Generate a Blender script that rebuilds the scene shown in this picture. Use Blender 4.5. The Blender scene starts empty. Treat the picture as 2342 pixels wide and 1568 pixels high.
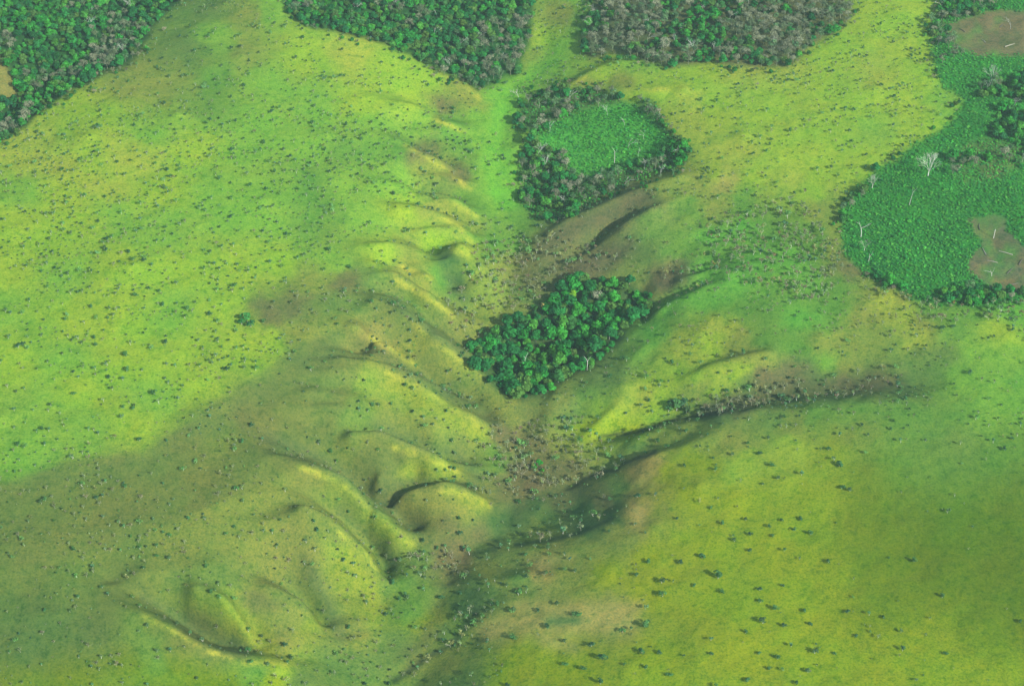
import bpy, math, numpy as np
from mathutils import Vector
R = math.radians
rng = np.random.default_rng(7)
sc = bpy.context.scene
col = sc.collection
# ------------------------------------------------------------------ camera, sky, sun, exposure
H_CAM, PITCH, HFOV = 665.0, R(38), R(30)
cam = bpy.data.cameras.new('camera'); cam.sensor_width = 36.0
cam.lens = 18.0 / math.tan(HFOV / 2); cam.clip_start = 1.0; cam.clip_end = 60000
camo = bpy.data.objects.new('camera', cam); col.objects.link(camo)
camo.location = (0, 0, H_CAM); camo.rotation_euler = (R(90) - PITCH, 0, 0)
sc.camera = camo
SUN_EL = R(34); SUN_V = Vector((0.72 * math.cos(SUN_EL), -0.694 * math.cos(SUN_EL), math.sin(SUN_EL)))
w = bpy.data.worlds.new('World'); sc.world = w; w.use_nodes = True
nt = w.node_tree; bg = nt.nodes['Background']
sk = nt.nodes.new('ShaderNodeTexSky'); sk.sky_type = 'NISHITA'; sk.sun_disc = False
sk.sun_elevation = SUN_EL; sk.sun_rotation = math.atan2(SUN_V.x, SUN_V.y)
nt.links.new(sk.outputs[0], bg.inputs[0]); bg.inputs[1].default_value = 0.15
sl = bpy.data.lights.new('sun', 'SUN'); sl.energy = 4.8; sl.angle = R(0.6); sl.color = (1.0, 0.96, 0.88)
so = bpy.data.objects.new('sun', sl); col.objects.link(so)
so.rotation_euler = SUN_V.to_track_quat('Z', 'Y').to_euler()
sc.view_settings.view_transform = 'Standard'; sc.view_settings.look = 'None'
sc.view_settings.gamma = 1; sc.view_settings.exposure = 0.72
HAZE_DENSITY = 0.000075

# ------------------------------------------------------------------ image pixels <-> ground (pixel units: the 2342 x 1568 image frame)
FP = 1171.0 / math.tan(HFOV / 2)
CP, SP = math.cos(PITCH), math.sin(PITCH)
def pixel_to_ground(px, py, z):
    a = (np.asarray(px, float) - 1171) / FP; b = (784 - np.asarray(py, float)) / FP
    dy = CP + b * SP; dz = -SP + b * CP
    t = (np.asarray(z, float) - H_CAM) / dz
    return a * t, dy * t
def ground_to_pixel(x, y, z):
    v = z - H_CAM
    d = y * CP - v * SP; u = y * SP + v * CP
    return 1171 + FP * x / d, 784 - FP * u / d

# ------------------------------------------------------------------ smooth lattice noise in world metres
def lattice(seed, n=256): return np.random.default_rng(seed).random((n, n))
_lat = {}
def vnoise(x, y, s, seed):
    L = _lat.setdefault(seed, lattice(seed)); n = L.shape[0]
    x = np.asarray(x) / s + 31.7; y = np.asarray(y) / s + 17.3
    xi = np.floor(x).astype(int); yi = np.floor(y).astype(int); fx = x - xi; fy = y - yi
    fx = fx * fx * (3 - 2 * fx); fy = fy * fy * (3 - 2 * fy)
    a = L[yi % n, xi % n]; b = L[yi % n, (xi + 1) % n]; c = L[(yi + 1) % n, xi % n]; d = L[(yi + 1) % n, (xi + 1) % n]
    return (a * (1 - fx) + b * fx) * (1 - fy) + (c * (1 - fx) + d * fx) * fy - 0.5
def fbm(x, y, s, seed, o=4):
    r = 0; a = 1.0
    for i in range(o): r = r + a * vnoise(x, y, s, seed + i * 13); s *= 0.5; a *= 0.55
    return r
def blur(A, s):
    if s <= 0: return A
    k = int(3 * s) + 1; g = np.exp(-0.5 * (np.arange(-k, k + 1) / s) ** 2); g /= g.sum()
    P = np.pad(A, ((k, k), (0, 0)), mode='edge'); B = sum(g[i] * P[i:i + A.shape[0]] for i in range(2 * k + 1))
    P = np.pad(B, ((0, 0), (k, k)), mode='edge'); return sum(g[i] * P[:, i:i + A.shape[1]] for i in range(2 * k + 1))

# ------------------------------------------------------------------ relief: crest and drainage lines (image x, image y, height)
LINES = []     # (points, )
def line(*p): LINES.append(np.array(p, float))
def spur(*p, drop=6.0, off=None):
    """a crest with a steep far flank: the drainage line runs close behind it"""
    off = off or ((10, -38) if drop >= 6 else (7, -20)); a = np.array(p, float); LINES.append(a)
    n = len(a); b = a.copy(); b[:, 0] += off[0]; b[:, 1] += off[1]
    prof = np.sin(np.linspace(0.35, 2.6, n)); b[:, 2] -= 1.75 * drop * np.clip(prof, 0.25, 1)
    q = 1 if a[0, 2] > a[-1, 2] else -1; b[:, 2] = np.maximum(np.minimum.accumulate(b[::q, 2]), a[:, 2].min() - 1.8)[::q]     # the drainage keeps falling and never pits
    LINES.append(b)
# valley axis
line((1235,-60,10),(1250,60,8),(1250,130,7),(1160,215,5),(1145,330,4),(1130,430,3),(1180,520,0),(1180,600,-4),(1150,700,-7),(1090,790,-9))
line((1470,670,2),(1380,740,-6),(1260,820,-13),(1180,880,-14))
line((1205,965,-9),(1190,1050,-12),(1180,1130,-13),(1150,1215,-14),(1060,1268,-14),(1000,1380,-13),(930,1500,-15),(870,1600,-18))
# left upland
for p in [(0,450,42),(200,300,44),(400,250,44),(550,120,38),(300,600,43),(600,450,38),(750,300,34),(850,420,27),(820,560,27),(100,800,40),(0,950,39),(400,800,38),(600,700,34),(740,690,31),(-200,700,42),(-300,1100,36),(-100,300,36),(520,0,34),(760,170,34)]: line(p)
line((0,1105,36),(190,1045,36),(330,1030,35),(450,950,35),(620,830,33),(700,775,31))
line((0,1250,31),(300,1200,30),(500,1150,29),(600,1050,29)); line((-100,1420,26),(150,1400,25),(250,1330,25),(480,1290,22))
line((620,1200,19),(520,1260,21)); line((600,960,28),(700,900,27),(780,850,26))
line((-100,1600,16),(200,1568,14),(420,1568,9),(600,1590,3))
# forest hollow, upper left, and the crest before it
line((-100,380,36),(0,332,37),(100,254,36),(160,215,35),(240,172,35),(370,146,33),(430,80,31),(520,-40,28))
line((60,215,20),(160,150,17),(300,60,17),(400,-60,16)); line((-60,300,14),(30,290,18)); line((-60,0,22),(0,120,24),(0,200,25)); line((150,0,12),(250,-60,10))
# top forest and the crest before it
line((610,-40,34),(660,55,34),(760,75,32),(870,100,27),(960,140,20),(1030,175,14),(1100,225,8))
line((720,20,20),(880,60,15),(990,110,9),(1080,170,6),(1130,195,5)); line((800,-60,14),(1000,-40,10),(1180,30,9))
# left spurs
spur((830,215,29),(920,240,23),(1000,275,17),(1062,300,9), drop=4)
spur((850,300,28),(930,335,21),(1000,375,15),(1078,433,7), drop=4.5)
spur((880,420,24),(950,445,19),(1040,465,14),(1092,495,6), drop=4)
spur((900,480,23),(980,490,18),(1050,512,12),(1085,555,5), drop=3.5)
spur((840,565,26),(900,558,22),(950,570,18),(985,605,12), drop=3.5)
spur((840,600,26),(918,610,21),(984,635,13), drop=3)
line((985,625,10),(1055,566,15),(1100,610,7),(1135,690,-4)); line((1005,650,5),(1045,690,-1),(1100,712,-6)); line((1030,640,3),(1060,660,1))
spur((860,628,25),(907,642,21),(988,687,12),(1040,722,2), drop=4)
spur((850,690,26),(918,719,21),(988,778,13),(1065,834,3),(1107,862,-3), drop=6)
spur((770,735,30),(806,754,28),(848,771,24),(897,799,18),(953,834,9), drop=2.5)
spur((780,830,27),(830,838,24),(883,848,20),(988,901,11),(1075,950,2),(1117,995,-6), drop=6.5)
spur((800,1000,18),(860,1003,15),(900,1020,12),(953,1034,8),(1005,1056,3),(1048,1076,-3), drop=5)
spur((880,1135,0),(980,1121,2),(1040,1118,1),(1080,1130,-3),(1122,1162,-10), drop=3.2)
spur((590,1025,30),(665,1061,26),(735,1082,21),(784,1106,16),(848,1173,5),(918,1222,-4),(946,1243,-10), drop=6.3)
spur((690,1170,21),(775,1215,11),(835,1260,1),(865,1300,-6),(872,1350,-11), drop=6)
line((875,1380,-12),(885,1430,-14),(880,1480,-15)); line((700,1300,6),(780,1400,-8),(800,1500,-12))
spur((430,1340,22),(500,1370,17),(540,1410,11),(585,1470,2), drop=1.5)
spur((600,1330,13),(660,1350,8),(700,1390,3),(735,1450,-7), drop=4)
spur((240,1370,25),(330,1405,22),(400,1440,18),(480,1490,12),(560,1512,7),(650,1515,2), drop=6)
line((620,1490,0),(700,1500,-6),(800,1530,-13),(870,1560,-17))
line((960,1090,-4),(900,1060,3),(860,1090,6)); line((980,1000,2),(1080,1045,-9)); line((860,960,14),(760,960,22)); line((940,940,11),(1000,970,5))
# between the valley and the right upland
for p in [(1700,300,36),(2000,200,39),(2050,20,39),(1900,450,33),(1640,400,31),(1560,200,33),(1650,-40,36),(1400,40,24),(1480,80,27),(1750,80,36),(2342,100,39),(2500,500,38),(2250,300,37),(2200,560,36),(2342,640,36),(2050,650,34),(1900,590,33),(2150,760,35),(2500,900,36),(1780,560,31),(1750,700,27),(1880,760,29),(1600,760,19),(1500,820,10),(1400,900,2),(2100,-80,40)]: line(p)
spur((1270,215,15),(1330,175,21),(1400,140,26),(1480,140,29), drop=4, off=(-6,-8))
line((1380,215,22),(1440,203,27),(1510,205,31)); line((1230,250,8),(1330,260,12),(1430,250,18),(1520,260,25),(1570,330,27))
line((1195,300,6),(1200,420,2),(1240,480,0)); line((1300,340,9),(1400,320,13),(1500,320,19)); line((1290,440,3),(1400,410,10),(1520,390,20))
line((1175,335,7),(1230,305,13))
spur((1237,543,5),(1303,497,12),(1356,480,16),(1390,465,19),(1480,425,25),(1560,400,29), drop=5, off=(-6,-9))
line((1210,640,-3),(1290,600,0),(1350,560,5),(1400,520,12),(1470,490,20))
spur((1300,606,2),(1373,559,9),(1425,521,17),(1500,480,25), drop=3.5, off=(-5,-7))
line((1260,660,-4),(1400,640,3),(1480,640,8),(1530,655,11))
spur((1555,645,16),(1618,621,22),(1670,619,27), drop=4, off=(-5,-7))
spur((1480,745,5),(1500,712,10),(1555,683,15),(1600,662,20),(1640,650,23), drop=4, off=(-4,-8))
# rim around the near side of the grove
line((1107,864,-3),(1150,908,-5),(1200,922,-6),(1240,915,-6),(1290,880,-3),(1335,860,-1),(1385,835,1),(1440,775,5),(1478,740,7))
line((1268,890,-2),(1254,949,-4),(1247,1037,-10)); line((1330,940,-5),(1300,1010,-8))
line((1430,880,5),(1380,950,-2),(1330,1000,-7))
# creek 1 on the right with its crisp near bank
line((1366,1000,-9),(1460,984,-4),(1524,958,2),(1600,940,8),(1720,920,13),(1850,902,18),(2000,885,24),(2150,875,29))
line((1380,1012,-5),(1460,998,1),(1530,970,8),(1570,966,12),(1622,961,16),(1723,938,21),(1870,935,26),(2050,912,30),(2300,920,33),(2500,960,34))
spur((1570,862,14),(1625,830,20),(1680,818,24),(1760,800,27), drop=3, off=(-5,-7))
# creek 2
line((1290,1118,-13),(1360,1080,-9),(1400,1070,-6),(1450,1044,0),(1500,1026,6),(1560,1005,11))
line((1300,1138,-10),(1360,1098,-4),(1400,1086,0),(1450,1063,6),(1500,1040,12),(1590,1010,17),(1700,990,21))
# bowl with the crisp rim of the near plateau
line((1460,1090,9),(1470,1140,11),(1405,1195,9),(1338,1226,5),(1268,1243,0),(1180,1253,-5),(1128,1262,-10))
line((1345,1170,-1),(1300,1186,-5),(1250,1205,-9),(1175,1230,-13)); line((1390,1120,2),(1350,1110,-3)); line((1240,1170,-12),(1320,1160,-8)); line((1420,1150,6),(1390,1170,0))
line((1150,1300,-7),(1230,1290,0),(1330,1265,6)); line((1040,1300,-14),(1090,1290,-12))
line((990,1338,-11),(1060,1330,-8),(1130,1330,-1),(1200,1310,5))
line((1210,1340,3),(1150,1380,0),(1105,1425,-4),(1060,1472,-10),(1000,1505,-14),(940,1568,-17),(900,1640,-18))
line((1085,1388,-5),(1042,1448,-10),(982,1493,-14.5),(905,1552,-18))
for p in [(1150,1480,2),(1250,1400,8),(1400,1300,12),(1500,1200,15),(1800,1100,25),(1600,1500,22),(2300,1500,29),(2342,1100,33),(2000,1300,27),(1100,1568,2),(2000,1000,30),(1600,1100,22),(1300,1600,14),(2600,1300,32),(2000,1700,28)]: line(p)

X0, X1, Y0, Y1 = -560.0, 560.0, 420.0, 1460.0
def solve(step, init=None, iters=600):
    nx = int((X1 - X0) / step) + 1; ny = int((Y1 - Y0) / step) + 1
    S = np.zeros((ny, nx)); W = np.zeros((ny, nx))
    for L in LINES:
        if len(L) == 1: P = L
        else:
            P = []
            for a, b in zip(L[:-1], L[1:]):
                n = max(2, int(np.hypot(*(a - b)[:2]) / 3)); t = np.linspace(0, 1, n)[:, None]; P.append(a + (b - a) * t)
            P = np.concatenate(P)
        x, y = pixel_to_ground(P[:, 0], P[:, 1], P[:, 2])
        i = np.rint((x - X0) / step).astype(int); j = np.rint((y - Y0) / step).astype(int)
        ok = (i >= 0) & (i < nx) & (j >= 0) & (j < ny)
        np.add.at(S, (j[ok], i[ok]), P[ok, 2]); np.add.at(W, (j[ok], i[ok]), 1)
    m = W > 0; C = np.where(m, S / np.maximum(W, 1), 0)
    if init is None: Z = np.full((ny, nx), 20.0)
    else:
        yy = np.linspace(0, init.shape[0] - 1, ny); xx = np.linspace(0, init.shape[1] - 1, nx)
        Z = bil(init, xx[None, :] + 0 * yy[:, None], yy[:, None] + 0 * xx[None, :])
    Z[m] = C[m]
    for k in range(iters):
        P = np.pad(Z, 1, mode='edge'); N = (P[:-2, 1:-1] + P[2:, 1:-1] + P[1:-1, :-2] + P[1:-1, 2:]) * 0.25
        Z = Z + 1.0 * (N - Z); Z[m] = C[m]
    return Z
def bil(A, x, y):
    x = np.clip(x, 0, A.shape[1] - 1.001); y = np.clip(y, 0, A.shape[0] - 1.001)
    i = x.astype(int); j = y.astype(int); fx = x - i; fy = y - j
    return (A[j, i] * (1 - fx) + A[j, i + 1] * fx) * (1 - fy) + (A[j + 1, i] * (1 - fx) + A[j + 1, i + 1] * fx) * fy
Z = None
for st, it in ((32, 400), (16, 400), (8, 400), (4, 500), (2, 120)): Z = solve(st, Z, it)
ZS = 2.0
# rills and small ribs on the eroded valley walls, running down the slope
_x, _y = np.meshgrid(X0 + np.arange(Z.shape[1]) * ZS, Y0 + np.arange(Z.shape[0]) * ZS); _px, _py = ground_to_pixel(_x, _y, Z)
def _poly(P):
    P = np.array(P, float); r_ = np.zeros(_px.shape, bool)
    for (ax, ay), (bx, by) in zip(P, np.roll(P, -1, 0)):
        if ay != by: r_ ^= ((ay > _py) != (by > _py)) & (_px < (bx - ax) * (_py - ay) / (by - ay) + ax)
    return blur(r_.astype(float), 5)
def ribs(u, v, su, sv, seed):
    v = v + 9 * vnoise(_x, _y, 40, seed + 5) + 4 * vnoise(_x, _y, 14, seed + 6)
    return (1 - np.abs(vnoise(u / su, v / sv, 1.0, seed)) * 5) + .5 * (1 - np.abs(vnoise(u / su * 2, v / sv * 2.1, 1.0, seed + 1)) * 5)
mL = _poly([(900,230),(1090,260),(1090,600),(1130,720),(1110,860),(1130,1000),(1110,1170),(950,1250),(880,1440),(700,1500),(400,1520),(330,1420),(500,1300),(600,1120),(620,980),(760,780),(850,640),(880,400)])
mR = _poly([(1240,560),(1500,430),(1650,500),(1640,700),(1500,800),(1400,900),(1560,950),(1700,900),(2050,850),(2050,910),(1600,990),(1450,1090),(1280,1010),(1300,900),(1500,720),(1260,640)])
Z = Z + mL * 1.2 * ribs(_x * .97 + _y * .2, _y * .97 - _x * .2, 46, 12, 801) + mR * 1.0 * ribs(_x * .7 + _y * .7, _y * .7 - _x * .7, 44, 12, 831)
Z = Z + (mL * .9 + mR * .55) * (Z - blur(Z, 9))      # deepen the relief of the eroded walls
Z = blur(Z, .9)
def height(x, y):
    x = np.asarray(x, float); y = np.asarray(y, float)
    z = bil(Z, (x - X0) / ZS, (y - Y0) / ZS)
    z = z + 1.2 * fbm(x, y, 46, 101, 3) + 0.8 * fbm(x + 9, y, 13, 151, 3)
    far = np.clip(np.maximum(np.abs(x) - 500, np.maximum(y - 1400, 440 - y)) / 900, 0, 1)
    return z + far * 60 * fbm(x, y, 700, 301, 3)
def ground_at(px, py):
    """point of the terrain seen at an image pixel"""
    px = np.atleast_1d(np.asarray(px, float)); py = np.atleast_1d(np.asarray(py, float)); z = np.full(px.shape, 60.0)
    done = np.zeros(px.shape, bool); xo = np.zeros(px.shape); yo = np.zeros(px.shape); zo = np.zeros(px.shape)
    for zt in np.arange(60, -40, -0.5):
        x, y = pixel_to_ground(px, py, zt); h = height(x, y); hit = (~done) & (h >= zt)
        xo[hit] = x[hit]; yo[hit] = y[hit]; zo[hit] = h[hit]; done |= hit
    return xo, yo, zo

# ------------------------------------------------------------------ image-space rasters: ground cover and vegetation masks
GX, GY, GS = -500, -400, 3.0            # image-space raster origin and step
gw, gh = int(3342 / GS), int(2368 / GS)
gx, gy = np.meshgrid(GX + np.arange(gw) * GS, GY + np.arange(gh) * GS)
wx = gx + 46 * fbm(gx, gy, 110, 401, 5) + 16 * fbm(gx, gy, 22, 421, 3)
wy = gy + 30 * fbm(gx, gy, 110, 451, 5) + 12 * fbm(gx, gy, 22, 471, 3)
vx = gx + 9 * fbm(gx, gy, 60, 401, 4) + 9 * fbm(gx, gy, 18, 421, 3)
vy = gy + 7 * fbm(gx, gy, 60, 451, 4) + 7 * fbm(gx, gy, 18, 471, 3)
def inpoly(P, x=None, y=None):
    x = vx if x is None else x; y = vy if y is None else y
    P = np.array(P, float); r = np.zeros(x.shape, bool)
    x0, y0, x1, y1 = P[:, 0].min(), P[:, 1].min(), P[:, 0].max(), P[:, 1].max()
    for (ax, ay), (bx, by) in zip(P, np.roll(P, -1, 0)):
        if ay == by: continue
        c = ((ay > y) != (by > y)) & (x < (bx - ax) * (y - ay) / (by - ay) + ax); r ^= c
    return r
def mask(P, soft=6, exact=False):
    m = inpoly(P, gx, gy) if exact else inpoly(P)
    return blur(m.astype(float), soft / GS)
def seg_dist(P, x, y):
    P = np.array(P, float); d = np.full(x.shape, 1e9)
    for a, b in zip(P[:-1], P[1:]):
        v = b - a; t = np.clip(((x - a[0]) * v[0] + (y - a[1]) * v[1]) / (v @ v), 0, 1)
        d = np.minimum(d, np.hypot(x - a[0] - t * v[0], y - a[1] - t * v[1]))
    return d
def s2l(c):
    c = np.array(c, float) / 255; return np.where(c < .04045, c / 12.92, ((c + .055) / 1.055) ** 2.4)
PAL = dict(y=(148,182,52), Y=(158,178,62), g=(126,174,58), e=(106,172,60), l=(118,188,58), s=(104,138,62), d=(74,112,56),
           b=(112,116,68), t=(186,174,96), m=(136,152,64), o=(144,166,28), q=(104,132,20), k=(34,94,50), B=(122,114,74), h=(104,152,56), T=(160,152,78))  # q also carries the painted dimming of the lower-right corner
PAL = {k: s2l(v) for k, v in PAL.items()}
PTS = """
480 20 s,560 40 m,620 20 g,420 120 s,560 130 m,500 90 g,700 120 y,800 120 Y,880 160 y,980 190 y,1050 215 m,1070 240 m
300 180 m,380 200 m,480 200 h,600 190 g,700 220 g,820 230 y,940 220 y,1000 250 b,1090 260 g
160 260 y,100 300 Y,250 280 y,350 280 g,480 270 h,600 270 g,720 260 g,850 280 g,950 270 g,1020 300 h
40 350 Y,120 380 Y,220 360 y,330 350 Y,440 340 y,560 330 g,680 340 g,800 340 h,900 330 h,960 350 b,1050 340 h
30 430 g,120 430 y,240 420 Y,360 430 y,480 430 g,600 420 g,700 420 h,800 420 g,900 410 g,980 400 m,1040 410 b,1060 460 h,1000 450 s
30 520 y,140 530 y,260 520 g,380 510 g,500 510 g,620 500 g,740 490 h,840 500 g,920 480 y,1000 490 m,1060 510 m,1110 490 h
30 620 y,150 620 g,280 610 y,400 620 y,520 610 y,640 600 y,760 600 g,860 590 y,930 580 m,1000 560 y,1070 570 Y
30 720 g,150 720 y,280 720 y,400 700 g,520 700 y,620 710 b,690 690 b,760 690 s,840 690 s,700 760 m,620 780 y
30 820 y,150 820 g,300 820 y,430 800 y,560 790 y,60 920 g,200 900 y,330 900 g,450 890 y,60 1010 g,180 980 g,300 970 y,30 1070 g
720 640 m,780 640 b,830 630 s,900 620 m,960 650 m,880 660 s,940 700 h,1000 740 s,1050 760 m,1100 760 m,1060 720 m,1100 690 m
1040 600 d,1020 640 h,1060 640 d,1090 650 m,1140 640 m,1120 560 h,1180 560 h,1100 530 h,1160 620 m,1200 600 b,1160 700 m,1200 680 s,1230 650 b
800 740 m,860 760 T,900 790 T,950 830 m,830 790 m,760 800 s,880 720 s,960 780 Y,1040 840 Y,920 760 s,980 830 s,1040 880 s,1090 910 m,1150 950 m
700 830 s,620 900 s,560 960 b,480 980 s,500 1010 y,540 1040 m,420 1010 s,380 1080 s,250 1080 s,100 1110 s,30 1160 s,180 1150 m,320 1160 s
640 980 b,660 1020 d,700 1000 d,760 900 h,800 960 h,700 930 s,840 880 y,900 900 y,960 930 y,1040 970 Y,1090 1000 y,900 960 m,980 1000 m,1060 1020 s,860 840 Y
780 1040 h,820 1090 s,860 1060 d,900 1050 d,940 1070 y,1000 1070 y,1030 1090 o,960 1110 m,1080 1070 h,1120 1040 h
480 1100 m,560 1130 m,620 1100 m,700 1120 m,760 1140 y,820 1190 y,880 1230 y,740 1170 m,800 1220 s,900 1250 m,860 1170 s,900 1150 b,980 1150 m,1060 1160 m,1000 1200 b,1080 1220 b
30 1260 s,150 1240 m,280 1240 s,400 1240 m,520 1220 m,620 1220 m,700 1240 m,780 1250 y,800 1300 o,830 1340 o,850 1400 o,820 1440 m
30 1350 s,150 1340 s,280 1340 d,400 1330 s,520 1310 s,600 1350 m,680 1340 s,730 1400 h,660 1400 m,600 1380 b,700 1430 o,640 1450 m
500 1380 y,540 1420 o,580 1460 o,460 1420 d,520 1470 d,380 1400 m,100 1420 d,220 1440 d,300 1450 h,350 1480 h,430 1510 q,300 1510 q,150 1540 q,30 1540 q,60 1480 d
560 1530 h,640 1540 y,700 1550 s,780 1500 s,850 1500 s,900 1480 s,620 1560 o,480 1560 q
900 1350 h,940 1400 h,1000 1380 h,980 1430 o,1000 1450 s,1040 1400 d,1060 1360 d,1080 1340 s,1120 1300 m,1000 1290 B,1040 1270 B,1000 1270 b,1090 1250 s,940 1290 s,900 1300 h
1140 1190 d,1200 1180 d,1260 1200 s,1320 1170 d,1370 1150 b,1340 1200 d,1400 1180 d,1280 1160 b,1230 1230 m,1400 1130 s
1200 960 m,1160 1000 B,1220 1010 b,1180 1080 B,1240 1100 b,1150 1100 b,1200 1120 B,1290 1080 b,1330 1050 m,1280 1000 m,1270 930 m,1300 910 m,1350 900 h,1400 850 s,1360 880 s,1320 950 s
1400 960 y,1460 930 y,1500 890 y,1450 900 Y,1550 860 y,1620 800 y,1640 760 Y,1560 800 Y,1680 780 m,1350 990 o,1420 970 o,1480 950 y
1420 800 h,1480 770 e,1540 720 e,1600 690 e,1650 680 e,1700 660 e,1620 640 e,1560 740 h,1700 720 h
1270 600 B,1330 540 b,1400 500 b,1460 460 b,1500 430 m,1380 600 b,1420 580 b,1350 610 B,1450 560 h,1480 520 h,1300 640 B,1400 640 m,1460 640 m,1540 640 B,1570 620 b,1500 660 m,1600 580 h,1500 600 s,1560 560 h,1620 540 e
1700 520 e,1780 500 h,1840 520 h,1880 560 h,1740 580 e,1800 610 e,1860 640 e,1920 650 h,1720 620 e,1640 470 m,1700 450 h,1580 430 m,1640 410 T,1560 460 h
1330 0 g,1270 40 m,1250 90 y,1300 100 g,1340 60 h,1230 150 m,1280 150 g,1200 180 g,1150 220 l,1130 280 g,1120 350 l,1130 400 l,1150 440 l,1100 400 g,1120 460 g,1170 470 h,1090 320 g,1300 190 g,1380 140 y,1440 150 g,1350 180 y,1400 190 m,1450 210 y,1330 210 m
1540 190 y,1600 180 y,1700 170 Y,1800 180 Y,1560 240 Y,1640 250 y,1750 260 y,1860 200 y,1900 120 y,1960 50 y,2040 20 y,2100 40 y,2080 120 y,2000 150 Y,1950 250 y,2050 220 y,2100 200 y,2160 240 g,1600 330 Y,1700 340 Y,1800 340 y,1900 330 y,2000 310 g,2100 280 y,1620 390 y,1720 400 y,1820 420 Y,1900 400 y,1980 360 y,2050 320 y,1880 440 y
1900 480 m,1910 560 m,1950 620 b,2050 660 b,2150 700 h,2250 710 h,2330 700 e,1980 660 m,2030 690 Y,2080 720 Y,2120 740 m,1900 700 h,1960 720 m,1840 720 e,1780 740 h,2000 780 m,2100 780 Y,2200 760 h,2300 760 y,1880 780 m
1750 780 h,1700 820 m,1760 840 m,1840 800 h,1900 830 g,1960 830 m,1700 860 y,1650 870 Y,1640 900 y,1600 900 m,1720 890 s,1760 870 b,1820 870 b,1680 920 b,1860 850 s,1940 870 b,2020 860 b,1980 840 s,2060 830 s,2100 800 s,2160 820 s,2060 880 d,2120 860 s,2240 800 g,2300 820 g,2330 880 e,2200 880 g,2280 900 g,1900 900 d,1780 915 d,1640 940 d
1580 990 m,1500 1000 m,1460 1020 s,1660 975 m,1760 960 s,1860 960 h,1800 980 m,1960 950 h,2060 950 h,2160 950 h,2260 960 g,1960 1000 m,2080 1010 h,2200 1010 s,2300 1020 h,1700 1010 m
1520 1080 o,1480 1060 T,1460 1090 T,1460 1170 T,1420 1220 m,1600 1050 o,1700 1050 y,1800 1030 y,1900 1040 o,1560 1150 o,1700 1150 o,1850 1130 o,1480 1260 o,1600 1260 o,1760 1260 o,1300 1300 m,1240 1300 T,1340 1270 m,1180 1310 s,1380 1320 o,1500 1350 o,1640 1380 o,1800 1360 o
2000 1080 q,2100 1080 h,2200 1100 h,2300 1080 h,2000 1160 q,2120 1180 q,2240 1180 q,2330 1180 q,1950 1240 q,1900 1300 o,2050 1300 q,2200 1300 q,2330 1300 q,2000 1400 q,2150 1450 o,2330 1420 q,1850 1450 o,1700 1500 o,1900 1540 o,2100 1540 o,2300 1540 o,2250 1380 q,1500 1520 o,1300 1540 o,1150 1540 o,1400 1400 m,1200 1500 o,1050 1560 s,1030 1520 m
-200 400 y,-200 800 g,-200 1200 s,-200 1500 q,2600 200 e,2600 600 e,2600 900 g,2600 1300 q,600 -200 m,1300 -200 g,2000 -200 y,1100 1800 o,1900 1800 o,400 1800 q
"""
pts = []
for t in PTS.replace('\n', ',').split(','):
    t = t.split()
    if len(t) == 3: pts.append((float(t[0]), float(t[1]), PAL[t[2]]))
num = np.zeros((gh, gw, 3)); den = np.zeros((gh, gw))
for px, py, c in pts:
    d2 = ((wx - px) ** 2 + ((wy - py) * 1.25) ** 2) / 900.0 + 0.25
    k = d2 ** -1.75; den += k; num += k[..., None] * c
COL = num / den[..., None]
sm = np.stack([blur(COL[..., i], 18) for i in range(3)], -1); wm = blur(((gx > 1800) & (gy > 980)).astype(float), 30)[..., None]; COL = COL * (1 - wm) + sm * wm
def paint(m, c, a=1.0):
    global COL
    c = PAL[c] if isinstance(c, str) else s2l(c); COL = COL * (1 - a * m[..., None]) + c * (a * m[..., None])
def stroke(P, wd, c, a=1.0):
    d = seg_dist(P, vx * .6 + gx * .4, vy * .6 + gy * .4); paint(np.exp(-(d / wd) ** 2), c, a)
# forests and thickets (outlines in image pixels)
P_UL = [(-400,-400),(520,-400),(470,-60),(420,0),(395,20),(350,60),(325,110),(300,150),(235,165),(165,205),(130,230),(95,250),(60,290),(0,328),(-100,390),(-400,480)]
P_ULgap = [(-400,90),(-60,110),(0,120),(30,180),(42,225),(0,225),(-400,225)]
P_TOP = [(620,-400),(640,-60),(660,30),(690,62),(760,72),(850,92),(930,125),(1000,160),(1090,205),(1130,190),(1180,165),(1215,90),(1215,0),(1220,-60),(1240,-400)]
P_DRY = [(1360,-400),(1365,-40),(1350,40),(1335,100),(1345,135),(1400,125),(1440,128),(1480,145),(1530,160),(1560,150),(1620,142),(1700,150),(1800,158),(1850,110),(1900,80),(1945,40),(1935,0),(1900,-60),(1880,-400)]
P_G2 = [(1190,235),(1230,218),(1290,205),(1340,205),(1400,215),(1430,235),(1500,232),(1520,280),(1545,320),(1580,345),(1560,380),(1500,405),(1440,420),(1380,450),(1310,492),(1260,512),(1215,495),(1190,460),(1200,400),(1195,350),(1225,300),(1180,290)]
P_G2IN = [(1232,305),(1290,268),(1370,248),(1450,242),(1495,270),(1528,320),(1520,345),(1470,372),(1420,385),(1370,412),(1320,402),(1288,352),(1240,345)]
P_GROVE = [(1075,800),(1110,772),(1200,722),(1260,690),(1300,655),(1360,640),(1420,645),(1460,655),(1500,690),(1490,715),(1450,740),(1420,775),(1385,820),(1340,848),(1290,868),(1240,912),(1200,920),(1150,905),(1110,865),(1080,835)]
P_R = [(2170,-400),(2160,-60),(2150,0),(2130,60),(2140,140),(2160,200),(2205,225),(2190,270),(2130,310),(2060,355),(2000,400),(1960,430),(1925,470),(1920,540),(1930,590),(1990,630),(2040,660),(2110,690),(2200,700),(2342,690),(2800,700),(2800,-400)]
P_C1 = [(2150,52),(2230,42),(2270,28),(2342,25),(2800,20),(2800,130),(2342,128),(2250,130),(2190,110)]
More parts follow.
